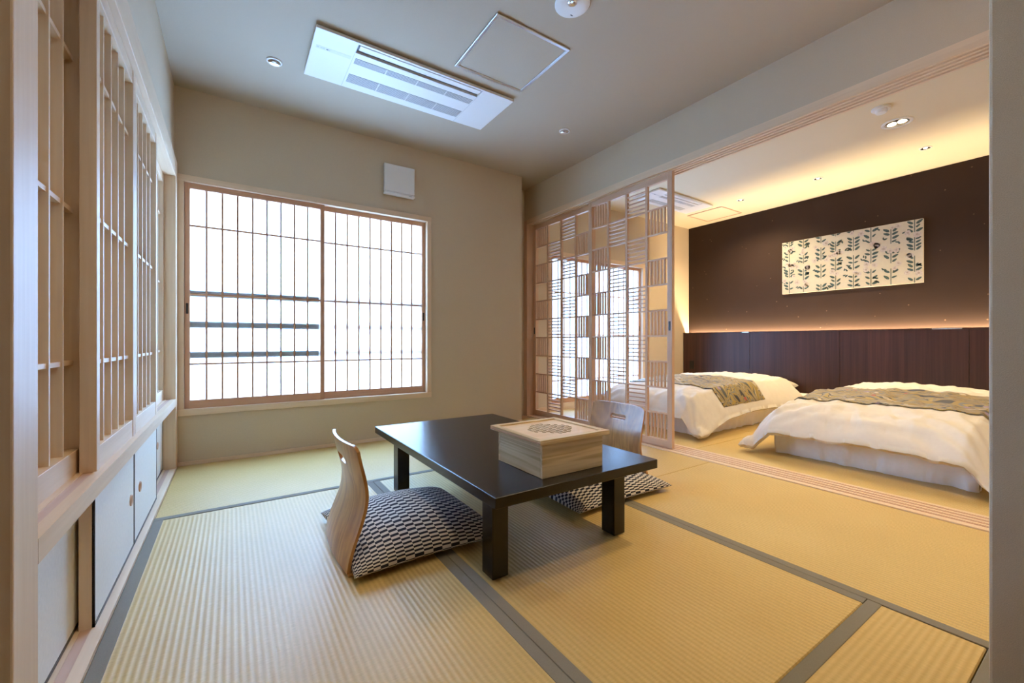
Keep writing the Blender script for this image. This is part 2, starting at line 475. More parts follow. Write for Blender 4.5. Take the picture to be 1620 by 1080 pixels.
struct(boxo('wall_bedroom_front', (2.78, 5.9, -0.1, 0.0, -.1, ZC2), 'wall'), 'papered bedroom wall out of sight beside the near bed', 'wall')
struct(boxo('wall_right', (XD, XD + .15, -0.1, 3.96, -.1, ZC2), 'darkwall'), 'dark brown flecked wall above the walnut headboard', 'wall')
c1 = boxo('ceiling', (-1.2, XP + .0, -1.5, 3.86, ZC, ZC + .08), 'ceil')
struct(c1, 'cream papered ceiling over the tatami room', 'ceiling')
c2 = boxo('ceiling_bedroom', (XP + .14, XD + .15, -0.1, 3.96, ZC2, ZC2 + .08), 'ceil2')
struct(c2, 'warm white ceiling over the two futon beds', 'ceiling')
struct(boxo('baseboard_back', (-0.293, 2.403, YB - .012, YB, -.03, 0.022), 'woodx', bevel=.002), 'thin wooden strip along the foot of the window wall', 'baseboard')
struct(boxo('baseboard_bedroom', (2.86, 5.56, YR - .012, YR, -.03, 0.05), 'woodx', bevel=.002), 'thin wooden strip along the foot of the bedroom window wall', 'baseboard')

# ------------------------------------------------------------------ left wall: posts, tracks, sliding screens
struct(boxo('trim_1', (-0.40, -0.293, 1.005, 1.112, -.03, ZC), 'woodz', bevel=.003), 'thick square wooden post at the left edge close to the camera', 'post')
struct(boxo('trim_2', (-0.42, -0.293, 3.34, YB, -.03, 1.945), 'woodz', bevel=.002), 'wooden corner post between the sliding screens and the window wall', 'post')
struct(boxo('trim_3', (-0.42, -0.293, 1.112, 3.34, 1.827, 1.945), 'woody', bevel=.002), 'wooden head beam above the slatted sliding screens', 'beam')
def track(name, x0, x1, y0, y1, z0, z1, grooves, label):
    t = MB(); t.box(x0, x1, y0, y1, z0, z1 - .004)
    grooves = sorted(grooves)
    xs = [x0] + [q for g in grooves for q in g] + [x1]
    for i in range(0, len(xs), 2): t.box(xs[i], xs[i + 1], y0, y1, z1 - .004, z1)
    o = struct(t.build(name, 'woody', org=((x0 + x1) / 2, (y0 + y1) / 2, z0)), label, 'rail')
    for g in grooves: boxo('groove_strip', (g[0], g[1], y0, y1, z1 - .005, z1 - .0025), 'groovel', o)
    return o
track('trim_4', -0.42, -0.293, 1.112, 3.34, 0.396, 0.442, ((-.339, -.318), (-.378, -.357)), 'grooved wooden middle rail under the slatted sliding screens')
track('trim_5', -0.42, -0.293, 1.112, 3.34, -0.03, 0.012, ((-.345, -.322), (-.384, -.361)), 'grooved wooden floor rail under the low white cupboard doors')

def slat_screen(n, xf, y0, y1, label):
    z0, z1 = 0.440, 1.823
    d = thing('door_%d' % n, ((xf - .017), (y0 + y1) / 2, z0), label, 'sliding door', 'slatted screens on the left wall', 'structure')
    st = 0.032
    for ya in (y0, y1 - st): boxo('stile', (xf - .035, xf, ya, ya + st, z0, z1), 'woodz', d, bevel=.0015, seg=1)
    boxo('bottom_rail', (xf - .033, xf - .002, y0 + st, y1 - st, z0, .505), 'woody', d, bevel=.001, seg=1)
    boxo('top_rail', (xf - .033, xf - .002, y0 + st, y1 - st, 1.772, z1), 'woody', d, bevel=.001, seg=1)
    k = 4
    for i in range(k):
        y = y0 + st + (y1 - y0 - 2 * st) * (i + 1) / (k + 1)
        piece('slat', (0.024, 0.009, 1.772 - .505), (xf - .010 - .012, y, (1.772 + .505) / 2), 'woodz', d)
    for z in (0.742, 1.158, 1.575):
        piece('crossbar', (0.016, y1 - y0 - 2 * st, 0.012), (xf - .022, (y0 + y1) / 2, z), 'woody', d)
    boxo('paper_sheet', (xf - .0348, xf - .0342, y0 + st * .8, y1 - st * .8, .50, 1.777), 'paperw', d)
    return d
slat_screen(1, -0.351, 1.112, 1.665, 'slatted paper screen nearest the thick post, on the rear track')
slat_screen(2, -0.311, 1.600, 2.145, 'slatted paper screen on the front track, second from the thick post')
slat_screen(3, -0.311, 2.150, 2.715, 'slatted paper screen on the front track, third from the thick post')
slat_screen(4, -0.351, 2.690, 3.338, 'slatted paper screen beside the corner post, mostly hidden on the rear track')

def low_door(n, xf, y0, y1, pull_y, label):
    z0, z1 = 0.010, 0.398
    d = thing('door_%d' % n, (xf - .012, (y0 + y1) / 2, z0), label, 'sliding door', 'low white cupboard doors', 'structure')
    boxo('core', (xf - .032, xf - .003, y0, y1, z0, z1), 'woodz', d)
    boxo('door_paper', (xf - .004, xf - .001, y0 + .005, y1 - .005, z0 + .008, z1 - .004), 'paperw', d)
    for ya in (y0, y1 - .006): boxo('frame_strip', (xf - .006, xf, ya, ya + .006, z0, z1), 'black', d)
    boxo('frame_strip', (xf - .006, xf, y0, y1, z0, z0 + .012), 'black', d)
    if pull_y:
        p = MB(); c = (0, 0, 0)
        p.lathe(c, [(0, .001), (.015, .001), (.0165, .004), (.020, .004), (.021, .0)], 24)
        p.v = [(xf - .001 + z, pull_y + x, 0.205 + y) for x, y, z in p.v]
        q = p.build('finger_pull', 'latz', d, smooth=True, clean=True)
        h = MB().lathe(c, [(0, .0015), (.012, .0015)], 20); h.v = [(xf - .001 + z, pull_y + x, .205 + y) for x, y, z in h.v]
        h.build('pull_hollow', 'groove', q, clean=True)
    return d
low_door(5, -0.356, 1.112, 1.665, None, 'low white cupboard door nearest the thick post, set back on the rear track')
low_door(6, -0.316, 1.605, 2.165, 2.105, 'low white cupboard door with the first visible round finger pull')
low_door(7, -0.316, 2.172, 2.745, 2.285, 'low white cupboard door with the second visible round finger pull')
low_door(8, -0.356, 2.720, 3.338, 3.12, 'narrow visible low cupboard door beside the corner post')

# ------------------------------------------------------------------ paper windows
def shoji_window(n, x0, x1, z0, z1, y, xm, label, nv=8, hz=(0.652, 1.110, 1.558), casing=0.036):
    """opening x0..x1, z0..z1 in the wall face at y; two sashes meeting at xm"""
    wdw = thing('window_%d' % n, ((x0 + x1) / 2, y, z0), label, 'window', None, 'structure')
    c = casing
    boxo('casing_top', (x0 - c, x1 + c, y - .016, y + .11, z1 - .002, z1 + c + .004), 'woodx', wdw, bevel=.002)
    boxo('casing_bottom', (x0 - c, x1 + c, y - .018, y + .11, z0 - c - .004, z0 + .002), 'woodx', wdw, bevel=.002)
    boxo('casing_side', (x0 - c, x0 + .002, y - .014, y + .11, z0, z1), 'woodz', wdw, bevel=.002)
    boxo('casing_side', (x1 - .002, x1 + c, y - .014, y + .11, z0, z1), 'woodz', wdw, bevel=.002)
    for i, (a, b, ya) in enumerate(((x0 + .003, xm + .016, y + .004), (xm - .016, x1 - .003, y + .034))):
        st, rt, rb = 0.029, 0.038, 0.056
        f = MB(); dp = .028
        f.box(a, a + st, ya, ya + dp, z0 + .003, z1 - .003); f.box(b - st, b, ya, ya + dp, z0 + .003, z1 - .003)
        sash = f.build('sash', 'sashz', wdw, bevel=.0015, seg=1)
        boxo('rail', (a + st, b - st, ya + .001, ya + dp, z0 + .003, z0 + rb), 'sashx', sash)
        boxo('rail', (a + st, b - st, ya + .001, ya + dp, z1 - rt, z1 - .003), 'sashx', sash)
        ia, ib = a + st, b - st
        for k in range(nv):
            xx = ia + (ib - ia) * (k + 1) / (nv + 1)
            piece('muntin', (.012, .012, z1 - z0 - rb - rt), (xx, ya + .014, (z0 + rb + z1 - rt) / 2), 'sashz', sash)
        for zz in hz:
            piece('muntin', (ib - ia, .012, .012), ((ia + ib) / 2, ya + .0145, zz), 'sashx', sash)
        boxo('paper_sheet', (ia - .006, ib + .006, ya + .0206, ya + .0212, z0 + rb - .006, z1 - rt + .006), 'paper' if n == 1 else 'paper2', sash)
        pu = a + st / 2 if i == 0 else b - st / 2
        zc = 1.02 if n == 1 else 0.98
        boxo('pull', (pu - .007, pu + .007, ya - .0015, ya + .004, zc - .04, zc + .03), 'black', sash, bevel=.003)
    return wdw
shoji_window(1, WX0, WX1, WZ0, WZ1, YB, 0.567, 'large two-sash paper window with thin grid in the tatami room')
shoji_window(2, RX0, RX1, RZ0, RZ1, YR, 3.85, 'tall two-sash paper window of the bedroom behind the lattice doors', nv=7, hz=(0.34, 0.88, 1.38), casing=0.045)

# railing outside the first window, seen as bands through the paper
gr = thing('window_guard_rail', (0.57, YB + .2, 0.3), 'grey guard rail bars showing as bands through the paper window', 'railing')
for z in (1.116, 0.912, 0.711):
    boxo('bar', (-0.255, 0.546, YB + .0275, YB + .044, z - .022, z + .022), 'rail', gr)
    boxo('bar_end', (0.60, 1.395, YB + .070, YB + .084, z - .019, z + .019), 'rail', gr)
for x in (-0.30, 1.44): boxo('post', (x - .02, x + .02, YB + .165, YB + .19, 0.3, 1.5), 'rail', gr)

# ------------------------------------------------------------------ partition: jamb, head track, floor track, lattice doors
struct(boxo('trim_6', (2.645, 2.80, 3.690, 3.745, -.03, 2.105), 'latz', bevel=.002), 'wooden door jamb at the far end of the lattice doors', 'jamb')
hd = MB(); hd.box(2.645, 2.80, 0.2, 3.69, 2.075, 2.108)
x = 2.645
for i in range(5):
    hd.box(x, x + .016, 0.2, 3.69, 2.055, 2.075); x += .0345
struct(hd.build('trim_7', 'woody', org=(2.72, 1.9, 2.05)), 'wooden head track with four grooves above the lattice doors', 'rail')
fs = MB(); fs.box(2.645, 2.865, 0.0, 3.745, -.055, 0.006)
sill = struct(fs.build('trim_8', 'woody', org=(2.755, 1.9, -.05), bevel=.0015, seg=1), 'wooden floor track with red grooves between the two rooms', 'rail')
for i in range(4):
    xx = 2.688 + i * .043
    boxo('groove_strip', (xx - .0045, xx + .0045, 0.0, 3.69, .0055, .0068), 'groove', sill)
    boxo('rail_strip', (xx + .010, xx + .030, 0.0, 3.69, .004, .0085), 'woody', sill)

def lattice_door(n, xf, y0, y1, label, pull_near):
    """columns run from the far end (1) to the near end (4) like in the picture, rows from the top"""
    z0, z1 = 0.010, 2.062
    d = thing('door_%d' % n, (xf + .015, (y0 + y1) / 2, z0), label, 'sliding door', None, 'structure')
    st, th, mw = 0.042, 0.030, 0.020
    for a in (y0, y1 - st): boxo('stile', (xf, xf + th, a, a + st, z0, z1), 'latz', d, bevel=.0015, seg=1)
    boxo('top_rail', (xf + .001, xf + th - .001, y0 + st, y1 - st, 2.007, z1), 'laty', d)
    boxo('bottom_rail', (xf + .001, xf + th - .001, y0 + st, y1 - st, z0, .064), 'laty', d)
    A, B = y1 - st, y0 + st                       # far, near
    cw = (A - B - 3 * mw) / 4
    rh = (2.007 - .064) / 10
    for c in range(1, 4):
        yc = A - c * cw - (c - .5) * mw
        piece('mullion', (.022, mw, 2.007 - .064), (xf + th / 2, yc, (2.007 + .064) / 2), 'latz', d)
    for r in range(1, 10):
        for c in range(4):
            yc = A - c * (cw + mw) - cw / 2
            piece('crossbar', (.018, cw, .012), (xf + th / 2, yc, 2.007 - r * rh), 'laty', d)
    for r in range(10):
        zt = 2.007 - r * rh; zm = zt - rh / 2
        for c in range(4):
            yf = A - c * (cw + mw); ym = yf - cw / 2
            kind = ('V', None, 'H', None)[c] if r % 2 == 0 else (None, 'H', None, 'V')[c]
            if kind == 'V':
                for k in range(5):
                    piece('slat', (.016, .011, rh - .009), (xf + th / 2, yf - cw * (k + 1) / 6, zm), 'latz', d)
            elif kind == 'H':
                for k in range(5):
                    piece('slat', (.016, cw, .0098), (xf + th / 2, ym, zt - rh * (k + 1) / 6), 'laty', d)
    py = y0 + st / 2 if pull_near else y1 - st / 2
    boxo('pull', (xf - .0015, xf + .004, py - .009, py + .009, 0.88, 0.95), 'black', d, bevel=.004)
    return d
lattice_door(9, 2.690, 1.925, 2.795, 'wooden lattice sliding door nearer the open track, standing free in front', True)
lattice_door(10, 2.730, 2.775, 3.690, 'wooden lattice sliding door against the far jamb, behind the other one', False)

# ------------------------------------------------------------------ ceiling fittings
def air_conditioner(x0, x1, y0, y1, zc, label, small=False):
    z0 = zc - .026
    t = thing('ceiling_air_conditioner', ((x0 + x1) / 2, (y0 + y1) / 2, zc), label, 'air conditioner')
    W, D = x1 - x0, y1 - y0
    boxo('mounting_frame', (x0 + .012, x1 - .012, y0 + .012, y1 - .012, zc - .012, zc - .0005), 'plastic2', t)
    a, b = x0 + .176 * W, x0 + .81 * W              # grille field
    s0, s1 = y0 + .03 * D, y0 + .20 * D             # air slot
    f = MB()
    f.box(x0, a, y0, y1, z0, zc - .010); f.box(b, x1, y0, y1, z0, zc - .010)
    f.box(a, b, s1, y1, z0, zc - .010); f.box(a, b, y0, s0, z0, zc - .010)
    f.box(a, b, s0, s1, zc - .0115, zc - .010)
    f.build('panel', 'plastic', t)
    boxo('air_slot', (a + .001, b - .001, s0 + .001, s1 - .001, zc - .0125, zc - .0112), 'slot', t)
    n = 8
    fl = MB(); fl.box(a + .010, b - .006, s0 + .006, s0 + .048, z0 - .001, z0 + .004)
    fl.build('flap', 'plastic', t, bevel=.002)
    for (g0, g1) in ((.30, .42), (.66, .86)):
        gb = boxo('grille', (a + .012, b - .006, y0 + g0 * D, y0 + g1 * D, z0 - .0012, z0 + .001), 'grille', t)
        k = 9 if g1 - g0 > .15 else 5
        for i in range(k):
            yy = y0 + D * (g0 + (g1 - g0) * (i + .5) / k)
            piece('louver', (b - a - .02, D * (g1 - g0) / k * .30, .002), ((a + b) / 2 + .003, yy, z0 - .0018), 'plastic', gb)
        for i in range(1, 4):
            xx = a + (b - a) * i / 4
            piece('divider', (.006, D * (g1 - g0), .0024), (xx, y0 + D * (g0 + g1) / 2, z0 - .0020), 'plastic', gb)
    boxo('panel_seam', (a - .003, a - .001, y0 + .006, y1 - .006, z0 - .0006, z0 + .001), 'plastic2', t)
    boxo('panel_seam', (b + .001, b + .003, y0 + .006, y1 - .006, z0 - .0006, z0 + .001), 'plastic2', t)
    lb = boxo('indicator_strip', (x0 + .02, a - .012, y0 + .30 * D, y0 + .36 * D, z0 - .0007, z0 + .001), plain('pale strip', (0.70, 0.71, 0.72), .4), t)
    for i, q in enumerate((.0, .018, .03, .048, .058)):
        piece('indicator_mark', (.010, .007, .0008), (x0 + .03 + q, y0 + .33 * D, z0 - .0009), 'plastic2' if i != 3 else 'slot', lb)
    return t
air_conditioner(0.36, 1.577, 2.355, 2.81, ZC, 'long white ceiling air conditioner panel over the tatami room')
air_conditioner(3.90, 4.93, 2.95, 3.32, ZC2, 'white ceiling air conditioner panel in the bedroom behind the lattice door')

def hatch(x0, x1, y0, y1, zc, ceilmat, framemat, label, fw=.018):
    t = thing('ceiling_hatch', ((x0 + x1) / 2, (y0 + y1) / 2, zc), label, 'access hatch')
    boxo('hatch_panel', (x0 + .014, x1 - .014, y0 + .014, y1 - .014, zc - .004, zc - .0005), ceilmat, t)
    for d in ((x0, x1, y0, y0 + fw), (x0, x1, y1 - fw, y1), (x0, x0 + fw, y0 + fw, y1 - fw), (x1 - fw, x1, y0 + fw, y1 - fw)):
        boxo('frame_bar', (*d, zc - .009, zc - .0005), framemat, t, bevel=.002)
    return t
hatch(1.098, 1.578, 1.785, 2.268, ZC, 'ceil', 'alu', 'square aluminium framed access hatch beside the long ceiling air conditioner')
hatch(5.09, 5.565, 2.93, 3.41, ZC2, 'ceil2', 'latx', 'square thin framed access hatch in the bedroom ceiling corner', fw=.010)

def downlight(x, y, zc, r, power, label, spot=100, blend=.6, col=LAMP, group='small recessed ceiling downlights', twin=False):
    t = thing('downlight', (x, y, zc), label, 'downlight', group)
    MB().lathe((x, y, zc), [(r, -.0005), (r, -.004), (r * .93, -.007), (r * .78, -.007), (r * .74, -.003)], 40).build('trim_ring', 'plastic', t, smooth=True)
    MB().lathe((x, y, zc), [(r * .77, -.0065), (r * .60, -.004), (r * .36, -.0022), (0, -.0016)], 40).build('reflector', 'chrome', t, smooth=True)
    for q in ((-r * .33, r * .33) if twin else (0,)):
        rr = r * .30
        MB().lathe((x, y + q, zc), [(rr, -.003), (rr * .9, -.0065), (rr * .5, -.0085), (0, -.009)], 24).build('bulb', 'bulb' if power else 'bulboff', t, smooth=True)
    if not power: return t
    ld = bpy.data.lights.new('downlight_lamp', 'SPOT')
    ld.energy = power; ld.color = col; ld.spot_size = math.radians(spot); ld.spot_blend = blend; ld.shadow_soft_size = r * .25
    lo = bpy.data.objects.new('downlight_lamp', ld); COL.objects.link(lo)
    lo.parent = t; lo.location = (0, 0, -.03)
    return t
P1, P2 = 58.0, 82.0
downlight(0.205, 2.824, ZC, .042, 0, 'small unlit downlight left of the long ceiling air conditioner', 80, 1)
downlight(2.156, 2.506, ZC, .042, 0, 'small unlit downlight between the long air conditioner and the partition wall', 80, 1)
downlight(2.20, 0.88, ZC, .042, P1 * 1.15, 'small downlight above the floor track, out of the picture', 108, 1)
downlight(0.30, 1.52, ZC, .042, P1 * .5, 'small downlight above the floor chair by the screens, out of the picture', 80, 1)
downlight(2.20, 0.36, ZC, .042, P1 * .9, 'small downlight above the near wall end, out of the picture', 105, 1)
downlight(0.45, 0.36, ZC, .042, 18, 'added unseen downlight inside the near threshold, brightening the window wall', 140, .9)  # lamp added to brighten the window wall, no fitting known here
downlight(4.278, 1.063, ZC2, .095, P2 * .9, 'wide twin-bulb downlight above the near futon bed', 130, .9, group=None, twin=True)
downlight(5.040, 1.064, ZC2, .042, P2 * .7, 'small downlight above the pillow of the near futon bed', 100, .9)
downlight(5.055, 1.879, ZC2, .042, P2 * .7, 'small downlight in front of the floral wall panel', 100, .9)
downlight(5.055, 2.674, ZC2, .042, P2 * 1.5, 'small downlight above the pillow of the far futon bed', 150, .9)

def detector(x, y, zc, r, label):
    t = thing('smoke_detector', (x, y, zc), label, 'smoke detector', 'ceiling detectors')
    MB().lathe((x, y, zc), [(r, -.0005), (r, -.010), (r * .9, -.016), (0, -.016)], 40).build('base', 'plastic', t, smooth=False)
    MB().lathe((x, y, zc), [(r * .62, -.016), (r * .62, -.030), (r * .52, -.038), (0, -.038)], 40).build('sensor_cap', 'plastic', t, smooth=False)
    MB().lathe((x + r * .35, y + r * .62, zc), [(r * .06, -.016), (r * .06, -.018), (0, -.018)], 12).build('indicator_lamp', 'plastic2', t)
    return t
sd = thing('smoke_detector', (1.375, 1.54, ZC), 'round white ceiling disc with chrome centre at the top edge', 'smoke detector')
MB().lathe((1.375, 1.54, ZC), [(.085, -.0005), (.085, -.006), (.080, -.010), (.026, -.012), (0, -.012)], 48).build('cover_plate', 'plastic', sd, smooth=True)
MB().lathe((1.362, 1.525, ZC), [(.022, -.011), (.022, -.016), (.017, -.018), (.010, -.014), (0, -.014)], 32).build('sensor', 'chrome', sd, smooth=True)
boxo('test_slot', (1.405, 1.418, 1.585, 1.590, ZC - .0118, ZC - .0085), 'slot', sd)
detector(3.916, 1.06, ZC2, .056, 'small round white detector near the twin-bulb downlight')

# ------------------------------------------------------------------ wall ventilation box
vb = thing('wall_vent', (1.15, YB, 2.0), 'square white ventilation cover above the paper window', 'vent')
boxo('back_plate', (1.035, 1.265, YB - .018, YB, 2.012, 2.232), 'plastic2', vb)
boxo('cover', (1.022, 1.276, YB - .045, YB - .014, 2.022, 2.246), 'plastic', vb, bevel=.006, seg=3)
boxo('lower_lip', (1.022, 1.276, YB - .050, YB - .010, 1.997, 2.017), 'plastic', vb, bevel=.004, seg=2)
piece('maker_mark', (.028, .001, .006), (1.235, YB - .0504, 2.007), 'plastic2', vb)

# ------------------------------------------------------------------ bedroom headboard wall panel, light strip, picture
hb = thing('headboard_panel', (5.64, 1.9, 0), 'long dark walnut headboard panelling along the bedroom wall', 'headboard')
HX, HZ = 5.572, 0.928
ys = [0.004, 0.887, 1.866, 2.832, 3.794]
for a, b in zip(ys[:-1], ys[1:]):
    boxo('panel', (HX, HX + .02, a + .002, b - .002, 0.0, HZ - .014), 'walnut', hb, bevel=.001, seg=1)
boxo('carcass', (HX + .004, HX + .060, 0.004, 3.794, 0.0, HZ - .014), 'seam_shade', hb)
boxo('top_board', (HX - .004, HX + .068, 0.004, 3.796, HZ - .014, HZ), 'walnut', hb, bevel=.001, seg=1)
boxo('channel_floor', (HX + .06, XD, 0.004, 3.796, HZ - .10, HZ - .075), 'walnut', hb)
for ya, yb in ((0.93, 1.13), (2.845, 2.93)):
    boxo('metal_edge', (HX - .0055, HX - .0035, ya, yb, HZ - .012, HZ - .004), 'alu', hb)
so = boxo('socket_plate', (HX - .006, HX, 3.62, 3.69, 0.40, 0.52), 'black', hb, bevel=.002)
st = boxo('light_strip', (HX + .092, HX + .106, 0.02, 3.78, HZ - .060, HZ - .048), 'strip')
tag(st, 'warm glowing light strip hidden behind the headboard top', 'light strip')

ART = (1.216, 2.497, 1.385, 2.018)
ar = thing('wall_picture', (XD - .02, 1.856, 1.385), 'wide ivory canvas with teal leaves and pale blossoms above the headboard', 'picture')
boxo('canvas', (XD - .030, XD - .0005, ART[0], ART[1], ART[2], ART[3]), 'canvas', ar, bevel=.0015, seg=1)
xa = XD - .0312
def ell(mb, cy, cz, a, b, ang, x, n=9):
    pts = []
    for i in range(n):
        t = 2 * PI * i / n
        u = a * math.cos(t); v = b * math.sin(t) * (1 - .25 * math.cos(t))
        y = cy + u * math.cos(ang) - v * math.sin(ang); z = cz + u * math.sin(ang) + v * math.cos(ang)
        y = min(max(y, ART[0] + .002), ART[1] - .002); z = min(max(z, ART[2] + .002), ART[3] - .002)
        pts.append((x, y, z))
    # faces look towards -x
    mb.poly(pts[::-1])
leaves, blooms, cents = MB(), MB(), MB()
rnd = random.Random(3)
ncol = 8
for c in range(ncol):
    cy = ART[1] - .07 - (ART[1] - ART[0] - .14) * c / (ncol - 1) + rnd.uniform(-.02, .02)
    z = ART[2] - .10 + rnd.uniform(0, .18)
    while z < ART[3]:
        hgt = rnd.uniform(.13, .19)
        za, zb = max(z, ART[2] + .002), min(z + hgt, ART[3] - .002)
        if zb - za > .02:
            leaves.poly([(xa, cy + .0035, za), (xa, cy + .0035, zb), (xa, cy - .0035, zb), (xa, cy - .0035, za)])
        nl = rnd.choice((3, 4))
        for k in range(nl):
            lz = z + hgt * (k + .3) / nl
            for sgn in (-1, 1):
                if ART[2] + .01 < lz < ART[3] - .01 and rnd.random() < .9:
                    L_ = rnd.uniform(.021, .032)
                    ang = (rnd.uniform(.35, .8)) if sgn > 0 else PI - rnd.uniform(.35, .8)
                    ell(leaves, cy + sgn * L_ * 1.2, lz + .014, L_, L_ * .42, ang, xa)
        if rnd.random() < .75:
            for k in range(rnd.choice((2, 3, 4))):
                by, bz = cy + rnd.uniform(-.075, .075), z + hgt + rnd.uniform(-.005, .06)
                if ART[0] + .02 < by < ART[1] - .02 and ART[2] + .02 < bz < ART[3] - .02:
                    br = rnd.uniform(.022, .034)
                    ell(blooms, by, bz, br, br * .9, rnd.uniform(0, 3), xa - .0001, 11)
                    ell(cents, by, bz, br * .35, br * .35, 0, xa - .0002, 7)
        for k in range(2):
            by, bz = cy + rnd.choice((-1, 1)) * rnd.uniform(.035, .065), z + rnd.uniform(0, hgt)
            if ART[0] + .02 < by < ART[1] - .02 and ART[2] + .02 < bz < ART[3] - .02:
                ell(leaves, by, bz, .017, .008, rnd.uniform(0, 3), xa); ell(leaves, by + .018, bz + .009, .015, .007, rnd.uniform(0, 3), xa)
        z += hgt + rnd.uniform(.03, .07)
for m_, n_, k_ in ((leaves, 'printed_leaves', 'inkleaf'), (blooms, 'printed_blossoms', 'inkbloom'), (cents, 'printed_blossom_centres', 'inkcentre')):
    m_.build(n_, k_, ar)['kind'] = 'stuff'

# ------------------------------------------------------------------ low table
TX0, TX1, TY0, TY1, TZ = 0.664, 1.430, 1.090, 2.383, 0.325
tb = thing('low_table', ((TX0 + TX1) / 2, (TY0 + TY1) / 2, 0), 'low black lacquered table on four square legs', 'table')
boxo('tabletop', (TX0, TX1, TY0, TY1, TZ - .036, TZ), 'table', tb, bevel=.003, seg=3)
for lx in (0.722, 1.302):
    for ly in (1.203, 2.166):
        boxo('leg', (lx, lx + .063, ly, ly + .072, 0.003, TZ - .036), 'table', tb, bevel=.003, seg=2)
boxo('apron', (0.745, 1.342, 1.225, 1.25, TZ - .066, TZ - .036), 'table', tb)
boxo('apron', (0.745, 1.342, 2.19, 2.215, TZ - .066, TZ - .036), 'table', tb)

# ------------------------------------------------------------------ wooden box on the table
BX0, BX1, BY0, BY1, BZ0, BZ1 = 0.889, 1.180, 1.150, 1.436, TZ, 0.445
bx = thing('wooden_box', ((BX0 + BX1) / 2, (BY0 + BY1) / 2, BZ0), 'square pale wooden box with openwork lid on the low table', 'box')
th = .012
boxo('front_board', (BX0, BX1, BY0, BY0 + th, BZ0 + .0005, BZ1), 'kirix', bx, bevel=.001, seg=1)
boxo('back_board', (BX0, BX1, BY1 - th, BY1, BZ0 + .0005, BZ1), 'kirix', bx, bevel=.001, seg=1)
boxo('side_board', (BX0, BX0 + th, BY0 + th, BY1 - th, BZ0 + .0005, BZ1), 'kiriy', bx, bevel=.001, seg=1)
boxo('side_board', (BX1 - th, BX1, BY0 + th, BY1 - th, BZ0 + .0005, BZ1), 'kiriy', bx, bevel=.001, seg=1)
boxo('shade_sheet', (BX0 + th + .001, BX1 - th - .001, BY0 + th + .001, BY1 - th - .001, .4495, .4515), 'seam_shade', bx)  # black sheet added as painted shade behind the lid holes
boxo('bottom_board', (BX0 + th, BX1 - th, BY0 + th, BY1 - th, BZ0 + .001, BZ0 + .008), 'seam_shade', bx)  # bottom blackened too, so the inside of the box looks shaded
LX0, LX1, LY0, LY1 = BX0 - .020, BX1 + .022, BY0 - .016, BY1 + .030
# lid panel pierced by petal-shaped holes in linked circles
pm = MB().box(LX0 + .024, LX1 - .024, LY0 + .024, LY1 - .024, .4535, .4565)
lid = pm.build('lid', 'lid', bx)
cut = MB()
pcx, pcy, R = (LX0 + LX1) / 2 + .012, (LY0 + LY1) / 2 + .004, .0150
def petal(cx, cy, horiz):
    pts = []; n = 5; L_, W_ = R * .86, R * .50
    for i in range(n + 1):
        t = -1 + 2 * i / n; pts.append((t * L_, W_ * (1 - t * t)))
    for i in range(n - 1, 0, -1):
        t = -1 + 2 * i / n; pts.append((t * L_, -W_ * (1 - t * t)))
    if not horiz: pts = [(-b, a) for a, b in pts]
    cut.prism([(cx + a, cy + b) for a, b in pts], 2, .440, .462)
K = 4
for i in range(-K, K + 1):
    for j in range(-K, K + 1):
        if abs(i) + abs(j) > 5: continue
        cx, cy = pcx + i * R * 1.42, pcy + j * R * 1.42
        if (i + j) % 2 == 0: petal(cx, cy, True)
        else: petal(cx, cy, False)
co = cut.build('cutter', 'seam_shade', None, org=(0, 0, 0), clean=True)
bo = lid.modifiers.new('holes', 'BOOLEAN'); bo.operation = 'DIFFERENCE'; bo.object = co; bo.solver = 'EXACT'
dg = bpy.context.evaluated_depsgraph_get(); dg.update()
me = bpy.data.meshes.new_from_object(lid.evaluated_get(dg))
lid.modifiers.clear(); lid.data = me
bpy.data.objects.remove(co)
for d in ((LX0, LX1, LY0, LY0 + .025), (LX0, LX1, LY1 - .025, LY1), (LX0, LX0 + .025, LY0 + .025, LY1 - .025), (LX1 - .025, LX1, LY0 + .025, LY1 - .025)):
    boxo('lid_edge', (*d, .4455, .4620), 'kirix' if d[1] - d[0] > .1 else 'kiriy', lid, bevel=.0012, seg=2)
for xx in (LX0 + .0,):
    boxo('lid_moulding', (xx - .0015, xx + .0005, LY0 + .001, LY1 - .001, .4515, .4535), 'groove', lid)

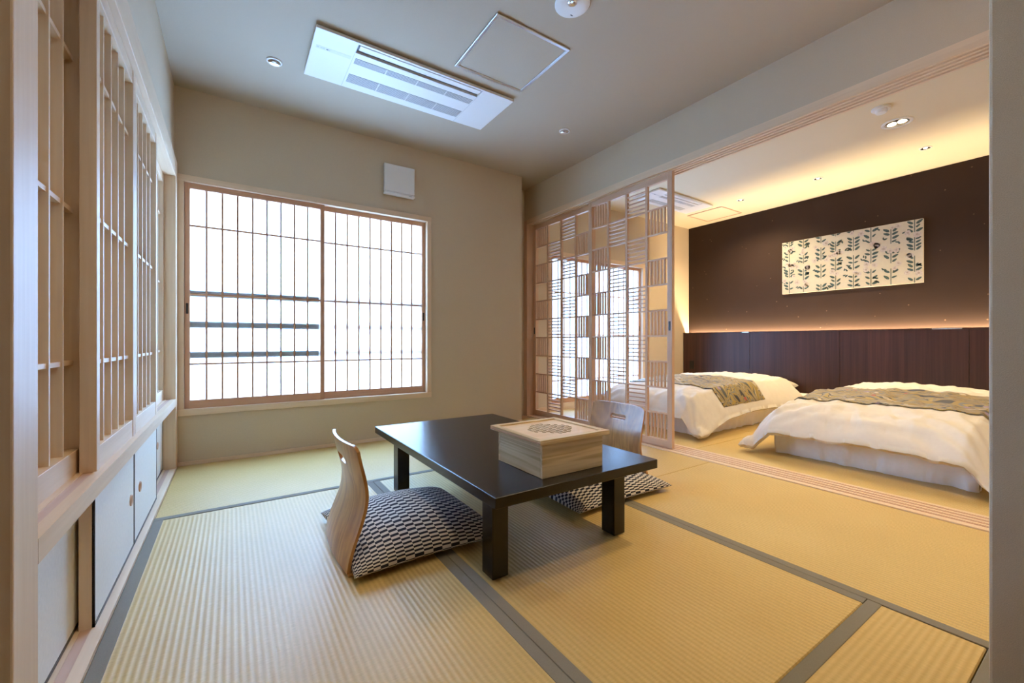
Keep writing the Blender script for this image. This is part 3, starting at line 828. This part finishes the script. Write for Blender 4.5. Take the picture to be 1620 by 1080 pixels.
# ------------------------------------------------------------------ floor chairs and cushions
def interp(pts, t):
    for (a, b), (c, d) in zip(pts[:-1], pts[1:]):
        if t <= c:
            k = (t - a) / (c - a); return b + (d - b) * k
    return pts[-1][1]
def smoothprof(pts, z):
    s = 0; wsum = 0
    for k in range(-4, 5):
        wgt = 1 - abs(k) / 5; s += wgt * interp(pts, min(max(z + k * .012, pts[0][0]), pts[-1][0])); wsum += wgt
    return s / wsum
PROF = [(0.012, -.030), (0.06, -.022), (0.11, -.006), (0.16, .016), (0.22, .034), (0.27, .036), (0.32, .027), (0.38, .011), (0.436, 0.0)]
def floor_chair(cx, cy, facing, label):
    """cx: x of the top edge ends; facing +1 looks towards +x"""
    t = thing('floor_chair', (cx, cy, 0), label, 'floor chair', 'legless bentwood floor chairs')
    hw, H = 0.196, 0.438
    nu, nv = 28, 36
    def surf(u, v, off):
        s = 2 * u - 1
        z = 0.012 + (H - .012) * v
        wdt = hw * (1 - .04 * math.exp(-((z - .2) / .07) ** 2))
        # rounded upper corners
        top = H - .018 * max(0, (abs(s) - .86) / .14) ** 2
        z = 0.012 + (top - .012) * v
        x = smoothprof(PROF, z) - (0.032 * min(1, .35 + z)) * (1 - s * s) * 1.0
        return (cx + facing * (x - off), cy + s * wdt, z)
    T = .011
    mb = MB()
    mb.grid(lambda u, v: surf(u, v, 0), nu, nv)
    nb = len(mb.v)
    mb.grid(lambda u, v: surf(u, v, T), nu, nv)
    W = nu + 1
    rim = [i for i in range(W)] + [j * W + nu for j in range(1, nv + 1)] + [nv * W + i for i in range(nu - 1, -1, -1)] + [j * W for j in range(nv - 1, 0, -1)]
    for a, b in zip(rim, rim[1:] + rim[:1]): mb.f.append((a, b, nb + b, nb + a))
    back = mb.build('backrest', 'ply', t, clean=True)
    # hand hole: stadium cutter
    c = MB(); pts = []
    for i in range(24):
        a = 2 * PI * i / 24
        yy = .040 * (1 if math.cos(a) >= 0 else -1) + .018 * math.cos(a); pts.append((cy + yy, .362 + .0155 * math.sin(a)))
    c.prism(pts, 0, cx - .2, cx + .2)
    co = c.build('cutter', 'seam_shade', None, org=(0, 0, 0), clean=True)
    bo = back.modifiers.new('hand hole', 'BOOLEAN'); bo.operation = 'DIFFERENCE'; bo.object = co; bo.solver = 'EXACT'
    dg = bpy.context.evaluated_depsgraph_get(); dg.update()
    me = bpy.data.meshes.new_from_object(back.evaluated_get(dg))
    back.modifiers.clear(); back.data = me; me.shade_smooth()
    bpy.data.objects.remove(co)
    ws = back.modifiers.new('crisp edges', 'EDGE_SPLIT'); ws.split_angle = math.radians(40)
    xs = sorted((cx - facing * .036, cx + facing * .36))
    boxo('seat_board', (xs[0], xs[1], cy - .20, cy + .20, 0.002, 0.013), 'ply', t, bevel=.003)
    return t
floor_chair(0.362, 1.690, +1, 'bentwood floor chair with its back to the slatted screens')
floor_chair(1.872, 1.706, -1, 'bentwood floor chair with its back to the lattice doors')

def cushion(cx, cy, a, b, h, label, seed):
    n = 44
    def P(u, v, top):
        s, t_ = 2 * u - 1, 2 * v - 1
        ss, tt = math.sin(s * PI / 2 * .96) / math.sin(PI / 2 * .96), math.sin(t_ * PI / 2 * .96) / math.sin(PI / 2 * .96)
        x = cx + a * ss * (1 - .055 * (1 - tt * tt)); y = cy + b * tt * (1 - .055 * (1 - ss * ss))
        f = max(0, (1 - ss * ss) * (1 - tt * tt)) ** .42
        nz = noise.noise(Vector((x * 9, y * 9, seed)))
        if top: z = .030 + h * .74 * f + .006 * nz * f
        else: z = .030 - .0155 * min(1, f * 1.6)
        return (x, y, z)
    mb = MB(); mb.grid(lambda u, v: P(u, v, True), n, n); k = len(mb.v)
    mb.grid(lambda u, v: P(u, v, False), n, n)
    for i in range(k // 1 // (n + 1) * 0): pass
    fl = n * n
    mb.f = mb.f[:fl] + [tuple(reversed(q)) for q in mb.f[fl:]]
    o = mb.build('cushion', 'check', None, org=(cx, cy, 0.0), smooth=True)
    uv = o.data.uv_layers.new(name='cloth')
    for poly in o.data.polygons:
        for li in poly.loop_indices:
            vi = o.data.loops[li].vertex_index % k
            i, j = vi % (n + 1), vi // (n + 1)
            uv.data[li].uv = ((i / n - .5) * 2 * a * 1.14 + 5, (j / n - .5) * 2 * b * 1.14 + 5)
    bm = bmesh.new(); bm.from_mesh(o.data); bmesh.ops.remove_doubles(bm, verts=bm.verts, dist=1e-5); bm.to_mesh(o.data); bm.free()
    return tag(o, label, 'cushion', 'checked seat cushions')
cushion(0.618, 1.735, .288, .315, .125, 'navy and ivory checked cushion on the floor chair by the slatted screens', 1.3)
cushion(1.625, 1.715, .335, .315, .120, 'navy and ivory checked cushion on the floor chair by the lattice doors', 4.1)

# ------------------------------------------------------------------ futon beds
def fbm(x, y, s, z): return noise.fractal(Vector((x * s, y * s, z)), 1.0, 2.0, 3)
def futon(cy, seed, which):
    x0, x1, hw, ht = 3.285, 5.52, .50, .205
    # mattress: soft block with a wrinkled sheet
    n, mz = 60, 8
    mb = MB()
    def top(u, v):
        x = x0 + (x1 - x0) * u; y = cy - hw + 2 * hw * v
        e = min(u * (x1 - x0), (1 - u) * (x1 - x0), v * 2 * hw, (1 - v) * 2 * hw)
        return (x, y, ht - .022 * max(0, 1 - e / .04) ** 2 + .004 * fbm(x, y, 6, seed))
    mb.grid(top, n, 40)
    def side(ax, fixed, sgn):
        def f(u, v):
            if ax == 0:
                y = cy - hw + 2 * hw * u; p = Vector((fixed, y, 0)); l = y
            else:
                x = x0 + (x1 - x0) * u; p = Vector((x, fixed, 0)); l = x
            z = (ht - .022) * v
            pf = sgn * (.010 * math.sin(v * PI) + .030 * fbm(l, z * .3, 9, seed + 3) * (1 - v * .6) * (1 if 0 < u < 1 else 0))
            if ax == 0: p.x += pf
            else: p.y += pf
            p.z = z + .002
            return p
        return f
    mb.grid(side(0, x0, -1), 140, mz); mb.grid(side(0, x1, 1), 40, mz)
    mb.grid(side(1, cy - hw, -1), 80, mz); mb.grid(side(1, cy + hw, 1), 80, mz)
    o = mb.build('futon_mattress', 'sheet', None, org=((x0 + x1) / 2, cy, 0), smooth=True, clean=True)
    tag(o, 'thick white sheeted futon mattress of the %s bed' % which, 'mattress', 'futon mattresses')
    # duvet
    X0, X1, HW = 3.075, 5.02, .665
    nu, nv = 150, 110
    def dz(x, y):
        s = (y - cy) / HW; r = (x - X0) / (X1 - X0)
        a = max(0, (abs(y - cy) - .47) / .195); b = max(0, (3.33 - x) / .25)
        rise = .105 * (1 - math.exp(-max(0, x - 3.2) / .35)) * (1 - .55 * abs(s) ** 2.5) + .02 * r
        z = .245 + rise - .205 * a ** 1.05 - .030 * b ** 1.3 - .07 * max(0, (3.235 - x) / .16)
        z = max(z, .070 - .02 * min(1, a) * min(1, b))
        return z, a, b
    def D(u, v, tp):
        s = 2 * v - 1
        x = X0 + (X1 - X0) * u; y = cy + HW * s
        ex = abs(2 * u - 1)
        # edges pulled in between the corners
        x += .055 * (1 - s * s) * max(0, 1 - u * 4) - .03 * (1 - s * s) * max(0, u * 4 - 3)
        y -= s * .055 * (1 - ex ** 2) * abs(s) ** 3
        z, a, b = dz(x, y)
        de = min(HW * (1 - abs(s)), (X1 - X0) * min(u, 1 - u)); f = max(0, 1 - (1 - min(1, de / .15)) ** 2) ** .55
        wr = .016 * fbm(x * 1.0, y * 1.0, 3.2, seed) + .012 * fbm(x * .55 + y * .5, y * 1.3 - x * .4, 9.0, seed + 7)
        wr += .016 * (.35 - abs(fbm(x * .8 + y * .55, y * .75 - x * .5, 3.6, seed + 21))) * (.5 + .5 * max(0, 1 - (x - X0) / 1.2))
        # folds that radiate from the hanging foot corners
        wr += .008 * math.sin(26 * math.atan2(y - cy + (.66 if y < cy else -.66), x - 3.0) + 2 * fbm(x, y, 3, seed)) * max(0, 1 - (x - X0) / .7) * min(1, .35 + abs(s))
        th = .068 * f
        zz = z + (th if tp else -th * .8) + wr * (.3 + .7 * f if tp else .5)
        if abs(y - cy) < hw + .036 and x > x0 - .05: zz = max(zz, ht + (.030 if tp else .006))
        zz = max(zz, (.022 if tp else .012))
        return (x, y, zz)
    mb = MB(); mb.grid(lambda u, v: D(u, v, True), nu, nv); k = len(mb.f)
    mb.grid(lambda u, v: D(u, v, False), nu, nv)
    mb.f = mb.f[:k] + [tuple(reversed(q)) for q in mb.f[k:]]
    nb = (nu + 1) * (nv + 1); W = nu + 1
    rim = [i for i in range(W)] + [j * W + nu for j in range(1, nv + 1)] + [nv * W + i for i in range(nu - 1, -1, -1)] + [j * W for j in range(nv - 1, 0, -1)]
    for a, b in zip(rim, rim[1:] + rim[:1]): mb.f.append((b, a, nb + a, nb + b))
    o = mb.build('duvet', 'linen', None, org=((X0 + X1) / 2, cy, .2), smooth=True, clean=True)
    tag(o, 'puffy white duvet draped over the %s bed' % which, 'duvet', 'white duvets')
    # brocade runner lying on the duvet
    R0, R1, RW = 3.56, 4.27, .585
    def Rn(u, v, up):
        x = R0 + (R1 - R0) * u + .02 * math.sin(v * 5 + seed); y = cy - RW + 2 * RW * v
        uu = (x - X0) / (X1 - X0)
        # invert the pull-in of the duvet's sides
        ex = abs(2 * uu - 1); s = (y - cy) / HW
        for _ in range(6):
            yy = HW * s - s * .055 * (1 - ex ** 2) * abs(s) ** 3
            s += ((y - cy) - yy) / HW
        s = max(-.985, min(.985, s))
        p = D(uu, (s + 1) / 2, True)
        return (p[0], p[1], p[2] + .005 + (.004 if up else 0))
    mb = MB(); mb.grid(lambda u, v: Rn(u, v, True), 36, 60); k = len(mb.f)
    mb.grid(lambda u, v: Rn(u, v, False), 36, 60)
    mb.f = mb.f[:k] + [tuple(reversed(q)) for q in mb.f[k:]]
    W = 37; nb = 37 * 61
    rim = [i for i in range(W)] + [j * W + 36 for j in range(1, 61)] + [60 * W + i for i in range(35, -1, -1)] + [j * W for j in range(59, 0, -1)]
    for a, b in zip(rim, rim[1:] + rim[:1]): mb.f.append((b, a, nb + a, nb + b))
    o = mb.build('bed_runner', 'brocade', None, org=((R0 + R1) / 2, cy, .3), smooth=True, clean=True)
    tag(o, 'gold and navy brocade runner across the %s bed' % which, 'bed runner', 'brocade bed runners')
    # pillow
    px0, px1, pw = 5.00, 5.50, .36
    def Pl(u, v, tp):
        s, t_ = 2 * u - 1, 2 * v - 1
        ss, tt = math.sin(s * PI / 2), math.sin(t_ * PI / 2)
        x = (px0 + px1) / 2 + .25 * ss * (1 - .06 * (1 - tt * tt)); y = cy + pw * tt * (1 - .06 * (1 - ss * ss))
        f = max(0, (1 - ss * ss) * (1 - tt * tt)) ** .36
        return (x, y, .285 + (.105 * f + .006 * fbm(x, y, 6, seed) * f if tp else -.070 * f))
    mb = MB(); mb.grid(lambda u, v: Pl(u, v, True), 36, 40); k = len(mb.f)
    mb.grid(lambda u, v: Pl(u, v, False), 36, 40)
    mb.f = mb.f[:k] + [tuple(reversed(q)) for q in mb.f[k:]]
    o = mb.build('pillow', 'linen', None, org=((px0 + px1) / 2, cy, .21), smooth=True, clean=True)
    tag(o, 'white pillow at the headboard end of the %s bed' % which, 'pillow', 'white pillows')
futon(0.985, 2.0, 'near')
futon(2.600, 11.0, 'far')
